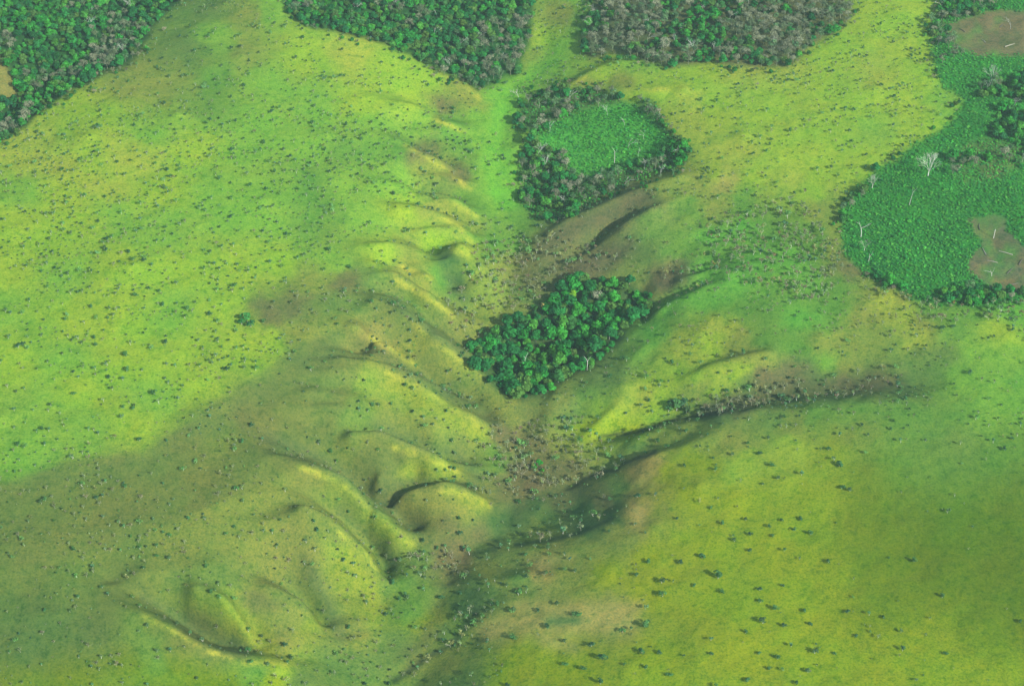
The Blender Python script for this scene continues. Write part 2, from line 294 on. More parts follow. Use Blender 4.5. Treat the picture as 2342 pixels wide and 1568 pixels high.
P_C2 = [(2213,500),(2260,495),(2295,490),(2305,525),(2342,560),(2800,580),(2800,675),(2342,672),(2270,665),(2215,620),(2220,590),(2245,560)]
P_C3 = [(2200,345),(2260,315),(2342,330),(2342,370),(2290,400),(2200,420),(2185,390)]
stroke([(1275,120),(1210,185),(1150,225),(1128,330),(1130,400),(1165,455)], 26, 'l', .8)
for P in (P_UL, P_TOP): paint(mask(P, 5), 'k', 0.92)
paint(mask(P_ULgap, 5), 'T', 0.9)
paint(mask(P_DRY, 6), (96,96,72), 0.85); paint(mask(P_G2, 5), (78,116,60), 0.9); paint(mask(P_G2IN, 6), (84,172,62), 0.95); paint(mask(P_GROVE, 5), 'k', 0.95)
paint(mask(P_R, 5), (44,132,52), 0.95)
paint(mask(P_C1, 4), (122,114,80), 0.97); paint(mask(P_C2, 3), (110,110,82), 0.97); paint(mask(P_C3, 8), (100,120,66), 0.7)
stroke([(2240,520),(2290,560),(2342,600)], 12, (126,112,72), .5); stroke([(2270,640),(2320,650)], 9, (140,118,72), .5)
mot = np.clip(fbm(gx, gy, 26, 700, 4) * 3, -1, 1)
CL = np.clip(mask(P_C1, 4) + mask(P_C2, 3) + mask(P_C3, 8), 0, 1)
paint(CL * np.clip(mot, 0, 1), (92,112,62), .45); paint(CL * np.clip(-mot, 0, 1), (132,124,82), .6); paint(mask(P_R, 5) * np.clip(fbm(gx, gy, 50, 720, 4) * 2.4, 0, 1), (70,160,54), .5)
# the slope break below the bright upland
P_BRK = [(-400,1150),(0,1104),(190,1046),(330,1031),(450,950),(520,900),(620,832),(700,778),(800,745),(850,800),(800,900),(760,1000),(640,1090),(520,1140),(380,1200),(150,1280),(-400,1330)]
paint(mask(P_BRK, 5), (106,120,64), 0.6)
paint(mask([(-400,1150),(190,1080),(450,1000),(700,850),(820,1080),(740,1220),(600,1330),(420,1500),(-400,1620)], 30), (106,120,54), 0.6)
# pale straw patch on the near plateau, shade and thick growth painted dark along the drainage
stroke([(1120,1440),(1220,1425),(1330,1420),(1430,1420)], 34, 't', .75); stroke([(1180,1385),(1330,1390),(1460,1385)], 16, 't', .5); stroke([(1240,1460),(1310,1480)], 18, 't', .6)
stroke([(1260,1420),(1320,1415)], 15, (92,132,70), .9); stroke([(1180,1440),(1170,1450)], 10, 's', .5)
stroke([(1230,1290),(1300,1275)], 12, 't', .5); stroke([(1455,1065),(1500,1050)], 16, 'T', .6); stroke([(1450,1165),(1465,1180)], 12, 't', .6)
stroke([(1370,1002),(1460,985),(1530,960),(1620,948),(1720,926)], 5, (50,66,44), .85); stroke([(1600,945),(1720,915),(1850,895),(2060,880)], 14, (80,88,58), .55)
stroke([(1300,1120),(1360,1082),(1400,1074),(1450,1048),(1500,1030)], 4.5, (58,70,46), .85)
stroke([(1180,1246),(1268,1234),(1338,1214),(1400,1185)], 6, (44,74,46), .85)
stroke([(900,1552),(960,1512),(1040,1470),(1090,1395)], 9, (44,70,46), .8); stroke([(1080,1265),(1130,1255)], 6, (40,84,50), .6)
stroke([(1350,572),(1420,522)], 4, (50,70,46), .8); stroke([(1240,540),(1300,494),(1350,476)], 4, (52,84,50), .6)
paint(mask([(2600,1000),(2250,1080),(2080,1180),(2050,1300),(2140,1400),(2250,1480),(2600,1500)], 80), (86,116,20), .6)  # shade over the lower-right corner, put into the grass colour
paint(mask([(-400,1360),(120,1380),(300,1420),(260,1490),(0,1540),(-400,1560)], 25), (80,110,54), .5)
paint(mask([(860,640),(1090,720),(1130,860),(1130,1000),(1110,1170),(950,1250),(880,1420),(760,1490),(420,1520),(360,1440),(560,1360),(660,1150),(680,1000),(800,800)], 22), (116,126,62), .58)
paint(mask([(1240,560),(1480,430),(1560,470),(1480,640),(1440,780),(1340,940),(1200,1000),(1180,700)], 22), (112,126,70), .35)
# scrub and slope shade, both put in as colour, behind and between the spurs
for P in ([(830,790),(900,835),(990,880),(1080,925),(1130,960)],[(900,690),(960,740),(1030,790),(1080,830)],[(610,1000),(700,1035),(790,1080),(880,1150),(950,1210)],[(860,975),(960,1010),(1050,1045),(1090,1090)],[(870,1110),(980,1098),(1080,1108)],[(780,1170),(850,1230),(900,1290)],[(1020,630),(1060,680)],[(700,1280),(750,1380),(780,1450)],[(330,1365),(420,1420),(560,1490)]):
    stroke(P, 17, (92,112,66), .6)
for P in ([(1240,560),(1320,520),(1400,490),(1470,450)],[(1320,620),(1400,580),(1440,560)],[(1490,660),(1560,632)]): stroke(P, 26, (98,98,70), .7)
stroke([(1620,930),(1720,905),(1840,875),(2000,870)], 26, (92,96,66), .6); stroke([(1740,870),(1840,840)], 26, (108,108,72), .6)
stroke([(1060,1270),(1020,1340),(1000,1420),(940,1500)], 30, (108,110,66), .5); stroke([(1200,940),(1190,1050),(1180,1130)], 40, 'b', .35)
# dry spur crests, their sunlit brightness painted into the colour
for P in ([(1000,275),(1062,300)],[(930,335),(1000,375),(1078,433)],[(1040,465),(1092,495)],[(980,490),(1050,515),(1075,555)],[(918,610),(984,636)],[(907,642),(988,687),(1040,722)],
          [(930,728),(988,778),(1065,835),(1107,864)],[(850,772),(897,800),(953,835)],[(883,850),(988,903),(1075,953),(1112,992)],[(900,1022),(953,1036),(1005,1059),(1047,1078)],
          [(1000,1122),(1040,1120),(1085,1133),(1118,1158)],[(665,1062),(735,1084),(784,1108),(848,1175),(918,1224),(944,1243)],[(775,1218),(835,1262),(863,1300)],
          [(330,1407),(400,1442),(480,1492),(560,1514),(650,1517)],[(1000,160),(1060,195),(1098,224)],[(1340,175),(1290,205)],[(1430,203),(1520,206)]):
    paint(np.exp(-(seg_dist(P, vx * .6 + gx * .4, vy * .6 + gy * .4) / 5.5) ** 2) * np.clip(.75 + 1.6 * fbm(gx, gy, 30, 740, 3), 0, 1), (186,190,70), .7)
for P in ([(930,1075),(1030,1092)],[(1060,1140),(1105,1155)],[(860,1200),(930,1245)],[(790,1260),(845,1340),(860,1410)],[(520,1390),(580,1465)],[(900,880),(1090,990)]): stroke(P, 18, (146,160,50), .5)
COL = np.clip(COL, 0, 1)
def pixel_sample(A, x, y, z):
    px, py = ground_to_pixel(x, y, z); return bil(A, (px - GX) / GS, (py - GY) / GS)

# ------------------------------------------------------------------ materials
def new_mat(name):
    m = bpy.data.materials.new(name); m.use_nodes = True; return m, m.node_tree.nodes, m.node_tree.links
K_ALB = 0.60
gm, N, Lk = new_mat('savanna_ground')
pb = N['Principled BSDF']; pb.inputs['Roughness'].default_value = 1.0; pb.inputs['Specular IOR Level'].default_value = 0.05
at_ = N.new('ShaderNodeAttribute'); at_.attribute_name = 'cover'
tc = N.new('ShaderNodeTexCoord')
def noise(scale, detail, rough=0.6):
    n = N.new('ShaderNodeTexNoise'); n.inputs['Scale'].default_value = scale; n.inputs['Detail'].default_value = detail; n.inputs['Roughness'].default_value = rough
    Lk.new(tc.outputs['Object'], n.inputs['Vector']); return n
def ramp(src, a, b, ca, cb):
    r = N.new('ShaderNodeMapRange'); r.inputs['From Min'].default_value = a; r.inputs['From Max'].default_value = b
    r.inputs['To Min'].default_value = ca; r.inputs['To Max'].default_value = cb; Lk.new(src, r.inputs['Value']); return r.outputs[0]
def mixc(fac, a, b, mode='MIX'):
    m = N.new('ShaderNodeMix'); m.data_type = 'RGBA'; m.blend_type = mode
    if isinstance(fac, (int, float)): m.inputs[0].default_value = fac
    else: Lk.new(fac, m.inputs[0])
    for i, v in ((6, a), (7, b)):
        if isinstance(v, tuple): m.inputs[i].default_value = v
        else: Lk.new(v, m.inputs[i])
    return m.outputs[2]
n1 = noise(0.035, 5); n2 = noise(0.28, 6, 0.7); n3 = noise(0.9, 4, 0.75)
c = mixc(ramp(n1.outputs[0], .40, .66, 0, .30), at_.outputs['Color'], (0.55, 1.0, 0.62, 1), 'MULTIPLY')
c = mixc(ramp(n1.outputs[0], .58, .36, 0, .3), c, (1.22, 0.98, 0.85, 1), 'MULTIPLY')
c = mixc(ramp(n2.outputs[0], .52, .66, 0, .7), c, (0.42, 0.66, 0.60, 1), 'MULTIPLY')
c = mixc(ramp(n2.outputs[0], .50, .30, 0, .45), c, (1.28, 1.12, 0.95, 1), 'MULTIPLY')
c = mixc(ramp(n3.outputs[0], .50, .66, 0, .85), c, (0.40, 0.60, 0.58, 1), 'MULTIPLY')
c = mixc(ramp(n3.outputs[0], .47, .34, 0, .9), c, (1.40, 1.18, 0.95, 1), 'MULTIPLY')
Lk.new(c, pb.inputs['Base Color'])
bp = N.new('ShaderNodeBump'); bp.inputs['Strength'].default_value = 0.55; bp.inputs['Distance'].default_value = 0.9
Lk.new(n2.outputs[0], bp.inputs['Height']); Lk.new(bp.outputs[0], pb.inputs['Normal'])

def plant_mat(name, transl):
    m, N, L = new_mat(name); out = N['Material Output']; N.remove(N['Principled BSDF'])
    a = N.new('ShaderNodeAttribute'); a.attribute_name = 'tint'
    oi = N.new('ShaderNodeObjectInfo'); mr = N.new('ShaderNodeMapRange'); mr.inputs['To Min'].default_value = .82; mr.inputs['To Max'].default_value = 1.18
    L.new(oi.outputs['Random'], mr.inputs[0])
    mx = N.new('ShaderNodeMix'); mx.data_type = 'RGBA'; mx.blend_type = 'MULTIPLY'; mx.inputs[0].default_value = 1
    L.new(a.outputs['Color'], mx.inputs[6]); L.new(mr.outputs[0], mx.inputs[7])
    df = N.new('ShaderNodeBsdfDiffuse'); L.new(mx.outputs[2], df.inputs[0])
    if transl:
        tr = N.new('ShaderNodeBsdfTranslucent'); L.new(mx.outputs[2], tr.inputs[0]); ms = N.new('ShaderNodeMixShader'); ms.inputs[0].default_value = transl
        L.new(df.outputs[0], ms.inputs[1]); L.new(tr.outputs[0], ms.inputs[2]); L.new(ms.outputs[0], out.inputs[0])
    else: L.new(df.outputs[0], out.inputs[0])
    return m
M_LEAF = plant_mat('leaves', 0.25); M_BARK = plant_mat('bark', 0)

# ------------------------------------------------------------------ mesh helpers
def quad_mesh(name, V, F, C, attr, mat, smooth=False):
    me = bpy.data.meshes.new(name); V = np.ascontiguousarray(V, np.float32); F = np.ascontiguousarray(F, np.int32)
    me.vertices.add(len(V)); me.vertices.foreach_set('co', V.ravel())
    me.loops.add(F.size); me.loops.foreach_set('vertex_index', F.ravel())
    me.polygons.add(len(F)); me.polygons.foreach_set('loop_start', np.arange(0, F.size, 4, dtype=np.int32))
    try: me.polygons.foreach_set('loop_total', np.full(len(F), 4, np.int32))
    except Exception: pass
    me.polygons.foreach_set('use_smooth', np.full(len(F), smooth))
    ca = me.color_attributes.new(attr, 'FLOAT_COLOR', 'POINT')
    ca.data.foreach_set('color', np.concatenate([C, np.ones((len(C), 1))], 1).astype(np.float32).ravel())
    me.update(calc_edges=True); me.materials.append(mat); return me
def add(name, data, parent=None, loc=None, label=None, cat=None, group=None, kind=None):
    o = bpy.data.objects.new(name, data); col.objects.link(o)
    if parent is not None: o.parent = parent
    if loc is not None: o.location = loc
    if label: o['label'] = label
    if cat: o['category'] = cat
    if group: o['group'] = group
    if kind: o['kind'] = kind
    return o

# ------------------------------------------------------------------ the ground: one sheet, fine in view, widening to the horizon
def axis(a, b, step, lim0, lim1):
    core = np.arange(a, b + step, step); out = []; d = step; v = core[-1]
    while v < lim1: d *= 1.22; v += d; out.append(v)
    pre = []; d = step; v = core[0]
    while v > lim0: d *= 1.22; v -= d; pre.append(v)
    return np.array(pre[::-1] + list(core) + out)
xs = axis(-400, 400, 1.15, -20000, 20000); ys = axis(530, 1300, 1.15, -9000, 30000)
XX, YY = np.meshgrid(xs, ys); ZZ = height(XX, YY)
cl = np.stack([pixel_sample(COL[..., i], XX, YY, ZZ) for i in range(3)], -1)
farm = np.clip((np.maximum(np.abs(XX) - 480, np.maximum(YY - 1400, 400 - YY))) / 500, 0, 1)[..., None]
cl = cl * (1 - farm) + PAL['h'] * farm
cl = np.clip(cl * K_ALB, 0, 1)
nxv, nyv = len(xs), len(ys)
ii = np.arange(nyv - 1)[:, None] * nxv + np.arange(nxv - 1)[None, :]
F = np.stack([ii, ii + 1, ii + nxv + 1, ii + nxv], -1).reshape(-1, 4)
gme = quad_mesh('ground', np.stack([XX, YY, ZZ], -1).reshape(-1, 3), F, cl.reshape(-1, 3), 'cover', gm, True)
add('ground', gme, label='green and straw coloured savanna hills cut by a branching valley', kind='structure')

# ------------------------------------------------------------------ plant prototypes (quads only)
def tube(P, rad, n=5):
    P = np.array(P, float); k = len(P); V = []
    for i in range(k):
        t = P[min(i + 1, k - 1)] - P[max(i - 1, 0)]; t = t / (np.linalg.norm(t) + 1e-9)
        a = np.cross(t, (0.3, 1, 0.1)); a /= np.linalg.norm(a); b = np.cross(t, a)
        an = np.arange(n) / n * 2 * np.pi; V.append(P[i] + rad[i] * (np.cos(an)[:, None] * a + np.sin(an)[:, None] * b))
    V = np.concatenate(V); F = [(i * n + j, i * n + (j + 1) % n, (i + 1) * n + (j + 1) % n, (i + 1) * n + j) for i in range(k - 1) for j in range(n)]
    return V, np.array(F)
def merge(parts):
    V, F, o = [], [], 0
    for v, f in parts: V.append(v); F.append(f + o); o += len(v)
    return np.concatenate(V), np.concatenate(F)
def leaves(P, Nn, size, r, jitter=0.42):
    n = len(P); Nn = Nn + jitter * r.normal(size=(n, 3)); Nn /= np.linalg.norm(Nn, axis=1)[:, None]
    a = np.cross(Nn, r.normal(size=(n, 3))); a /= np.linalg.norm(a, axis=1)[:, None]; b = np.cross(Nn, a)
    s = size * r.uniform(.55, 1.25, n)[:, None]; q = r.uniform(.55, 1.0, n)[:, None]
    V = np.stack([P - a * s - b * s * q * .6, P + a * s * .5 - b * s * q, P + a * s + b * s * q * .5, P - a * s * .4 + b * s * q], 1).reshape(-1, 3)
    return V, np.arange(n * 4).reshape(-1, 4)
def crown(r, rad, zc, hz, nl, nleaf, size, sparse=False):
    lc = r.normal(size=(nl, 3)); lc /= np.linalg.norm(lc, axis=1)[:, None]; lc *= (r.uniform(.3, .8, nl) ** 0.7)[:, None]
    lc = lc * (rad, rad, hz) * .85; lc[:, 2] += zc; lr = rad * r.uniform(.32, .52, nl)
    k = r.integers(0, nl, nleaf); d = r.normal(size=(nleaf, 3)); d[:, 2] = np.abs(d[:, 2]) * .9 - .25; d /= np.linalg.norm(d, axis=1)[:, None]
    P = lc[k] + d * lr[k][:, None] * (r.uniform(.2, 1.05, nleaf) if sparse else r.uniform(.82, 1.08, nleaf))[:, None] * (1, 1, .85)
    V, F = leaves(P, d, size, r)
    lobe = r.uniform(.72, 1.25, nl)[k]; leaf = r.uniform(.75, 1.3, nleaf)
    return V, F, np.repeat(lobe * leaf, 4), lc
def limbs(r, h0, lc, rt, bend=.25):
    """trunk plus a limb to each lobe"""
    fork = np.array([r.normal() * .25, r.normal() * .25, h0])
    parts = [tube([(0, 0, -.6), (fork[0] * .3 + r.normal() * .1, 0, h0 * .5), fork], [rt * 1.25, rt, rt * .75])]
    for c in lc:
        m = fork + (c - fork) * .5 + r.normal(size=3) * bend * (1, 1, .3)
        parts.append(tube([fork, m, c], [rt * .55, rt * .38, rt * .15], 4))
    return merge(parts)
def bare(r, h, rt, spread=.45, depth=4, first=.35, twig=2.6):
    parts = []
    def rec(p, d, l, rad, k):
        q = p + d * l; mid = p + d * l * .5 + r.normal(size=3) * l * .05
        parts.append(tube([p, mid, q], [rad, rad * .82, rad * .62], 4))
        if k == 0: return
        for _ in range(r.integers(2, 4) if k < depth else r.integers(2, 4)):
            nd = d + r.normal(size=3) * spread * (1, 1, .55); nd[2] = max(nd[2], .12); nd /= np.linalg.norm(nd); rec(q, nd, l * r.uniform(.55, .85), rad * .62, k - 1)
    d0 = np.array([r.normal() * .1, r.normal() * .1, 1]); d0 /= np.linalg.norm(d0)
    rec(np.array([0, 0, -.4]), d0, h * first, rt, depth); return merge(parts)
def colours(base, mul): return np.clip(np.array(base)[None, :] * mul[:, None], 0, 1)

PROTO = {}
def proto(kind, trunk, leafset, lcol, bcol, r):
    """trunk (V,F), leafset (V,F,mul) or None -> a prototype of separate trunk and crown meshes"""
    tv, tf = trunk; tcol = colours(bcol, np.repeat(r.uniform(.8, 1.15), len(tv)))
    d = dict(tv=tv, tf=tf, tc=tcol, tm=None, lm=None, lv=None)
    if leafset is not None: lv, lf, mu = leafset; d.update(lv=lv, lf=lf, lc=colours(lcol, mu))
    PROTO.setdefault(kind, []).append(d)
BARK_PALE = (0.42, 0.42, 0.36); BARK_DARK = (0.12, 0.10, 0.08)
for i in range(8):      # green broadleaf of the wet hollows
    r = np.random.default_rng(1000 + i); V, Fq, mu, lc = crown(r, r.uniform(3.9, 5.4), 6.0, r.uniform(3.4, 4.4), r.integers(9, 14), 640, .68); V, Fq, mu = V, Fq, mu ** .8
    base = [(.030,.24,.034),(.046,.28,.034),(.024,.18,.040),(.068,.26,.034),(.028,.21,.042),(.044,.17,.038),(.080,.19,.036),(.020,.14,.036)][i]
    proto('broadleaf', limbs(r, 3.0, lc, .2), (V, Fq, mu), base, (.25,.25,.2) if i % 2 else BARK_DARK, r)
for i in range(7):      # grey-brown dry forest tree, thin crown on pale limbs
    r = np.random.default_rng(2000 + i); V, Fq, mu, lc = crown(r, r.uniform(3.4, 4.8), 6.2, 3.0, r.integers(7, 10), 420, .33, True)
    tv, tf = limbs(r, 3.6, lc, .17, .5); bv, bf = bare(r, 8.5, .12, .42, 4); tv, tf = merge([(tv, tf), (bv, bf)])
    base = [(.16,.20,.11),(.10,.20,.08),(.21,.23,.14),(.08,.17,.07),(.13,.19,.09),(.18,.20,.12),(.13,.16,.09)][i]
    proto('dry', (tv, tf), (V, Fq, mu), base, (.17,.19,.12), r)
for i in range(8):      # low crooked savanna tree: small dark crown on a short pale trunk
    r = np.random.default_rng(3000 + i); V, Fq, mu, lc = crown(r, r.uniform(1.2, 2.1), 2.2, r.uniform(.6, 1.0), r.integers(3, 6), 95, .31, i > 4)
    base = [(.085,.22,.075),(.11,.26,.065),(.075,.19,.08),(.13,.24,.08),(.095,.25,.06),(.16,.25,.09),(.19,.25,.10),(.10,.20,.08)][i]
    proto('shrub', limbs(r, 1.2, lc, .10, .15), (V, Fq, mu), base, (.42,.42,.35), r)
for i in range(5):      # denser dark rounded savanna tree
    r = np.random.default_rng(3500 + i); V, Fq, mu, lc = crown(r, r.uniform(1.5, 2.2), 2.0, r.uniform(.7, 1.1), r.integers(4, 7), 150, .33)
    base = [(.050,.150,.050),(.065,.175,.050),(.045,.130,.055),(.080,.160,.055),(.055,.165,.045)][i]
    proto('darkshrub', limbs(r, 1.1, lc, .10, .15), (V, Fq, mu), base, (.42,.42,.35), r)
for i in range(6):      # pale twiggy low tree on the slopes, with few yellowish leaves
    r = np.random.default_rng(4000 + i); bv, bf = bare(r, 3.8, .085, .5, 3, .4)
    V, Fq, mu, lc = crown(r, 1.5, 2.5, .9, 4, 60, .25, True)
    base = [(.20,.26,.09),(.17,.20,.09),(.15,.22,.08),(.24,.27,.09),(.20,.19,.10),(.13,.18,.08)][i]
    proto('twiggy', (bv, bf), (V, Fq, mu), base, (.36,.38,.26), r)
for i in range(4):      # leafless white tree
    r = np.random.default_rng(5000 + i); proto('leafless', bare(r, 11, .13, .42, 5, .32), None, None, (.40,.41,.35), r)
for i in range(4):      # thicket clump
    r = np.random.default_rng(6000 + i); V, Fq, mu, lc = crown(r, 1.35, .6, .5, 5, 84, .24); mu = mu ** .6
    base = [(.045,.290,.040),(.060,.320,.045),(.032,.220,.050),(.045,.260,.040)][i]
    proto('clump', tube([(0,0,-.3),(0,0,.8)], [.08,.04], 4), (V, Fq, mu), base, BARK_DARK, r)
def meshes(kind, i):
    d = PROTO[kind][i]
    if d['tm'] is None:
        d['tm'] = quad_mesh('trunk', d['tv'], d['tf'], d['tc'], 'tint', M_BARK)
        if d['lv'] is not None: d['lm'] = quad_mesh('crown', d['lv'], d['lf'], d['lc'], 'tint', M_LEAF)
    return d['tm'], d['lm']
def joined(name, items, label, cat):
    """items: (kind, proto, x, y, z, rot, scale, rgb) -> one mesh of everything too many to count"""
    Vs, Fs, Cs, Ms, o = [], [], [], [], 0
    for kind, pi, x, y, z, a, s, rgb in items:
        d = PROTO[kind][pi]; c, q = math.cos(a), math.sin(a); Rm = np.array([[c, q, 0], [-q, c, 0], [0, 0, 1]])
        for v, f, cc, mi in ((d['tv'], d['tf'], d['tc'], 1), (d['lv'], d.get('lf'), d.get('lc'), 0)):
            if v is None: continue
            Vs.append((v @ Rm) * s + (x, y, z)); Fs.append(f + o); o += len(v); Cs.append(cc if mi else cc * rgb); Ms.append(np.full(len(f), mi))
    if not Vs: return
    me = quad_mesh(name, np.concatenate(Vs), np.concatenate(Fs), np.concatenate(Cs), 'tint', M_LEAF)
    me.materials.append(M_BARK); me.polygons.foreach_set('material_index', np.concatenate(Ms).astype(np.int32)); me.update()
    return add(name, me, label=label, cat=cat, kind='stuff')

# ------------------------------------------------------------------ where plants stand (ground metres, kept apart)
def scatter(n, seed, x0=-430, x1=430, y0=530, y1=1330):
    r = np.random.default_rng(seed); x = r.uniform(x0, x1, n); y = r.uniform(y0, y1, n); z = height(x, y); return r, x, y, z
def thin(x, y, dmin):
    cell = {}; keep = []
    for i in range(len(x)):
        k = (int(x[i] // dmin), int(y[i] // dmin)); ok = True
        for a in (-1, 0, 1):
            for b in (-1, 0, 1):
                for j in cell.get((k[0] + a, k[1] + b), ()):
                    if (x[i] - x[j]) ** 2 + (y[i] - y[j]) ** 2 < dmin * dmin: ok = False; break
                if not ok: break
            if not ok: break
        if ok: cell.setdefault(k, []).append(i); keep.append(i)
    return np.array(keep, int)
M = {k: mask(P, 3) for k, P in dict(UL=P_UL, GAP=P_ULgap, TOP=P_TOP, DRY=P_DRY, G2=P_G2, G2IN=P_G2IN, GROVE=P_GROVE, R=P_R, C1=P_C1, C2=P_C2, C3=P_C3).items()}
P_THK = [(1935,480),(2000,430),(2100,400),(2190,400),(2342,390),(2800,380),(2800,640),(2342,660),(2250,660),(2180,670),(2100,680),(2030,650),(1960,610),(1930,570)]
M['THK'] = mask(P_THK, 6)
clear = np.clip(M['C1'] + M['C2'] + .6 * M['C3'], 0, 1)
forest = np.clip(M['UL'] * (1 - M['GAP']) + M['TOP'] + M['DRY'] + M['G2'] * (1 - M['G2IN']) + M['GROVE'] + M['R'] * (1 - M['THK']) * (1 - clear), 0, 1)
anyveg = np.clip(M['UL'] + M['TOP'] + M['DRY'] + M['G2'] + M['GROVE'] + M['R'], 0, 1)
dryness = np.clip(M['DRY'] * .5 + M['UL'] * .12 + M['TOP'] * .12 + (M['G2'] - M['G2IN']) * .5 + M['R'] * .22, 0, 1)
items = []      # dicts of every plant
def put(kind, x, y, z, s, r, zone=None, rgb=(1, 1, 1), pi=None, a=None):
    items.append(dict(kind=kind, x=float(x), y=float(y), z=float(z), s=float(s), a=r.uniform(0, 6.28) if a is None else a, pi=int(r.integers(0, len(PROTO[kind]))) if pi is None else pi, rgb=rgb, hero=zone is not None, zone=zone))
r, x, y, z = scatter(110000, 11); f = pixel_sample(forest, x, y, z); k = f > .3 + .4 * r.random(len(x)); k &= (pixel_sample(M['R'], x, y, z) < .4) | (fbm(x, y, 34, 650, 3) > -.02); k &= (pixel_sample(M['G2'], x, y, z) < .4) | (fbm(x, y, 20, 655, 3) > -.32); x, y, z = x[k], y[k], z[k]
k = np.argsort(-pixel_sample(M['GROVE'], x, y, z)); x, y, z = x[k], y[k], z[k]; ng = int((pixel_sample(M['GROVE'], x, y, z) > .3).sum()); kg = thin(x[:ng], y[:ng], 3.7); kr = thin(x[ng:], y[ng:], 4.1) + ng; k = np.concatenate([kg, kr]); x, y, z = x[k], y[k], z[k]
dn = pixel_sample(dryness, x, y, z) + 1.3 * fbm(x, y, 40, 601, 2); gr = pixel_sample(M['GROVE'], x, y, z); top = pixel_sample(M['TOP'] + M['UL'] + M['R'], x, y, z)
for i in range(len(x)):
    isdry = r.random() < np.clip(dn[i], 0, .92) and gr[i] < .3
    if isdry: put('dry', x[i], y[i], z[i], r.uniform(.55, 1.0), r)
    else:
        if gr[i] > .3: s = r.choice([r.uniform(.35,.7), r.uniform(.6, 1.12)]); t = r.uniform(.75, 1.2)
        else: s = r.uniform(.36, .82); t = r.uniform(.7, 1.3)
        put('broadleaf', x[i], y[i], z[i] - .8, s, r, rgb=(t * r.uniform(.9, 1.2), t, t * r.uniform(.9, 1.3)))
r, x, y, z = scatter(90000, 21); eb = blur(np.clip(M['UL'] * (1 - M['GAP']) + M['TOP'] + M['DRY'] + M['G2'] + M['R'], 0, 1), 7); f = pixel_sample(eb * (1 - anyveg), x, y, z) + .0; k = (f * (1 + 1.5 * fbm(x, y, 25, 630, 2)) > .12 + .9 * r.random(len(x))); x, y, z = x[k], y[k], z[k]; k = thin(x, y, 3)
for i in k: t = r.uniform(.7, 1.2); put('broadleaf' if r.random() < .6 else 'dry', x[i], y[i], z[i] - .4, r.uniform(.18, .45), r, rgb=(t * 1.2, t, t))
# thicket clumps
r, x, y, z = scatter(150000, 12, -10, 430, 840, 1330); f = pixel_sample(np.clip(M['THK'] * 1.0 + M['G2IN'] + M['G2'] * .45 + M['R'] * .8, 0, 1) * (1 - np.clip(M['C1'] + M['C2'], 0, 1)), x, y, z); k = (f > r.random(len(x))) & (f > .05); x, y, z = x[k], y[k], z[k]
k = thin(x, y, 1.25); clumps = []
for i in k:
    t = r.uniform(.75, 1.25) * (1 + .35 * float(fbm(x[i], y[i], 22, 640, 2)))
    clumps.append(('clump', int(r.integers(0, 4)), x[i], y[i], z[i], r.uniform(0, 6), r.choice([r.uniform(.5, .9), r.uniform(.7, 1.1), r.uniform(.7, 1.6)], p=[.66, .28, .06]) * .85, np.array((t * r.uniform(.8, 1.7), t, t)) * 1.2))
# savanna trees: density set by outlines in image pixels
dens = np.full((gh, gw), .5)
def dpoly(P, v, soft=30):
    global dens; m = mask(P, soft); dens = dens * (1 - m) + v * m
dpoly([(-400,350),(300,200),(900,250),(1050,350),(1000,560),(700,640),(0,700),(-400,800)], .95)
dpoly([(-400,700),(700,640),(500,900),(0,1050),(-400,1150)], .55)
dpoly([(1560,180),(2100,100),(2200,250),(1900,430),(1600,420)], .6)
dpoly([(1500,1000),(2342,1000),(2800,1568),(2800,1900),(1000,1900),(1200,1400)], .06)
dpoly([(1850,1180),(2342,1050),(2800,1100),(2800,1900),(2200,1568)], .02)
dpoly([(1440,460),(1900,460),(2000,640),(1700,760),(1500,720)], .7)
dpoly([(850,1140),(1100,1170),(1380,1110),(1400,1200),(1080,1240),(900,1200)], .12)
dpoly([(1080,230),(1170,220),(1160,470),(1090,460)], .10)
r, x, y, z = scatter(70000, 13); cl_ = .28 + 2.6 * np.clip(fbm(x, y, 24, 620, 3) + .10, 0, 1)
f = pixel_sample(dens * (1 - anyveg), x, y, z) * cl_ * 1.1; k = f > r.random(len(x)); x, y, z = x[k], y[k], z[k]; k = thin(x, y, 2.4); x, y, z = x[k], y[k], z[k]
tw = np.zeros((gh, gw)) + .18
for P, v in (([(1090,560),(1240,540),(1440,560),(1560,620),(1500,680),(1300,650),(1080,790),(1000,720)], .85), ([(1450,470),(1900,460),(2100,760),(1500,820)], .8), ([(1100,980),(1300,960),(1440,1060),(1250,1130),(1080,1130)], .9), ([(0,1050),(600,900),(900,1000),(1000,1300),(800,1568),(0,1568)], .5), ([(940,1260),(1080,1260),(1060,1330),(950,1330)], .9)):
    m = mask(P, 20); tw = tw * (1 - m) + v * m
tf_ = pixel_sample(tw, x, y, z)
for i in range(len(x)):
    kind = 'twiggy' if r.random() < tf_[i] else 'darkshrub' if r.random() < .22 else 'shrub'; t = r.uniform(.75, 1.25)
    put(kind, x[i], y[i], z[i], (.32 + .68 * r.random() ** 2.2) * (1 if kind == 'shrub' else 1.0), r, rgb=(t, t, t * r.uniform(.8, 1.3)))
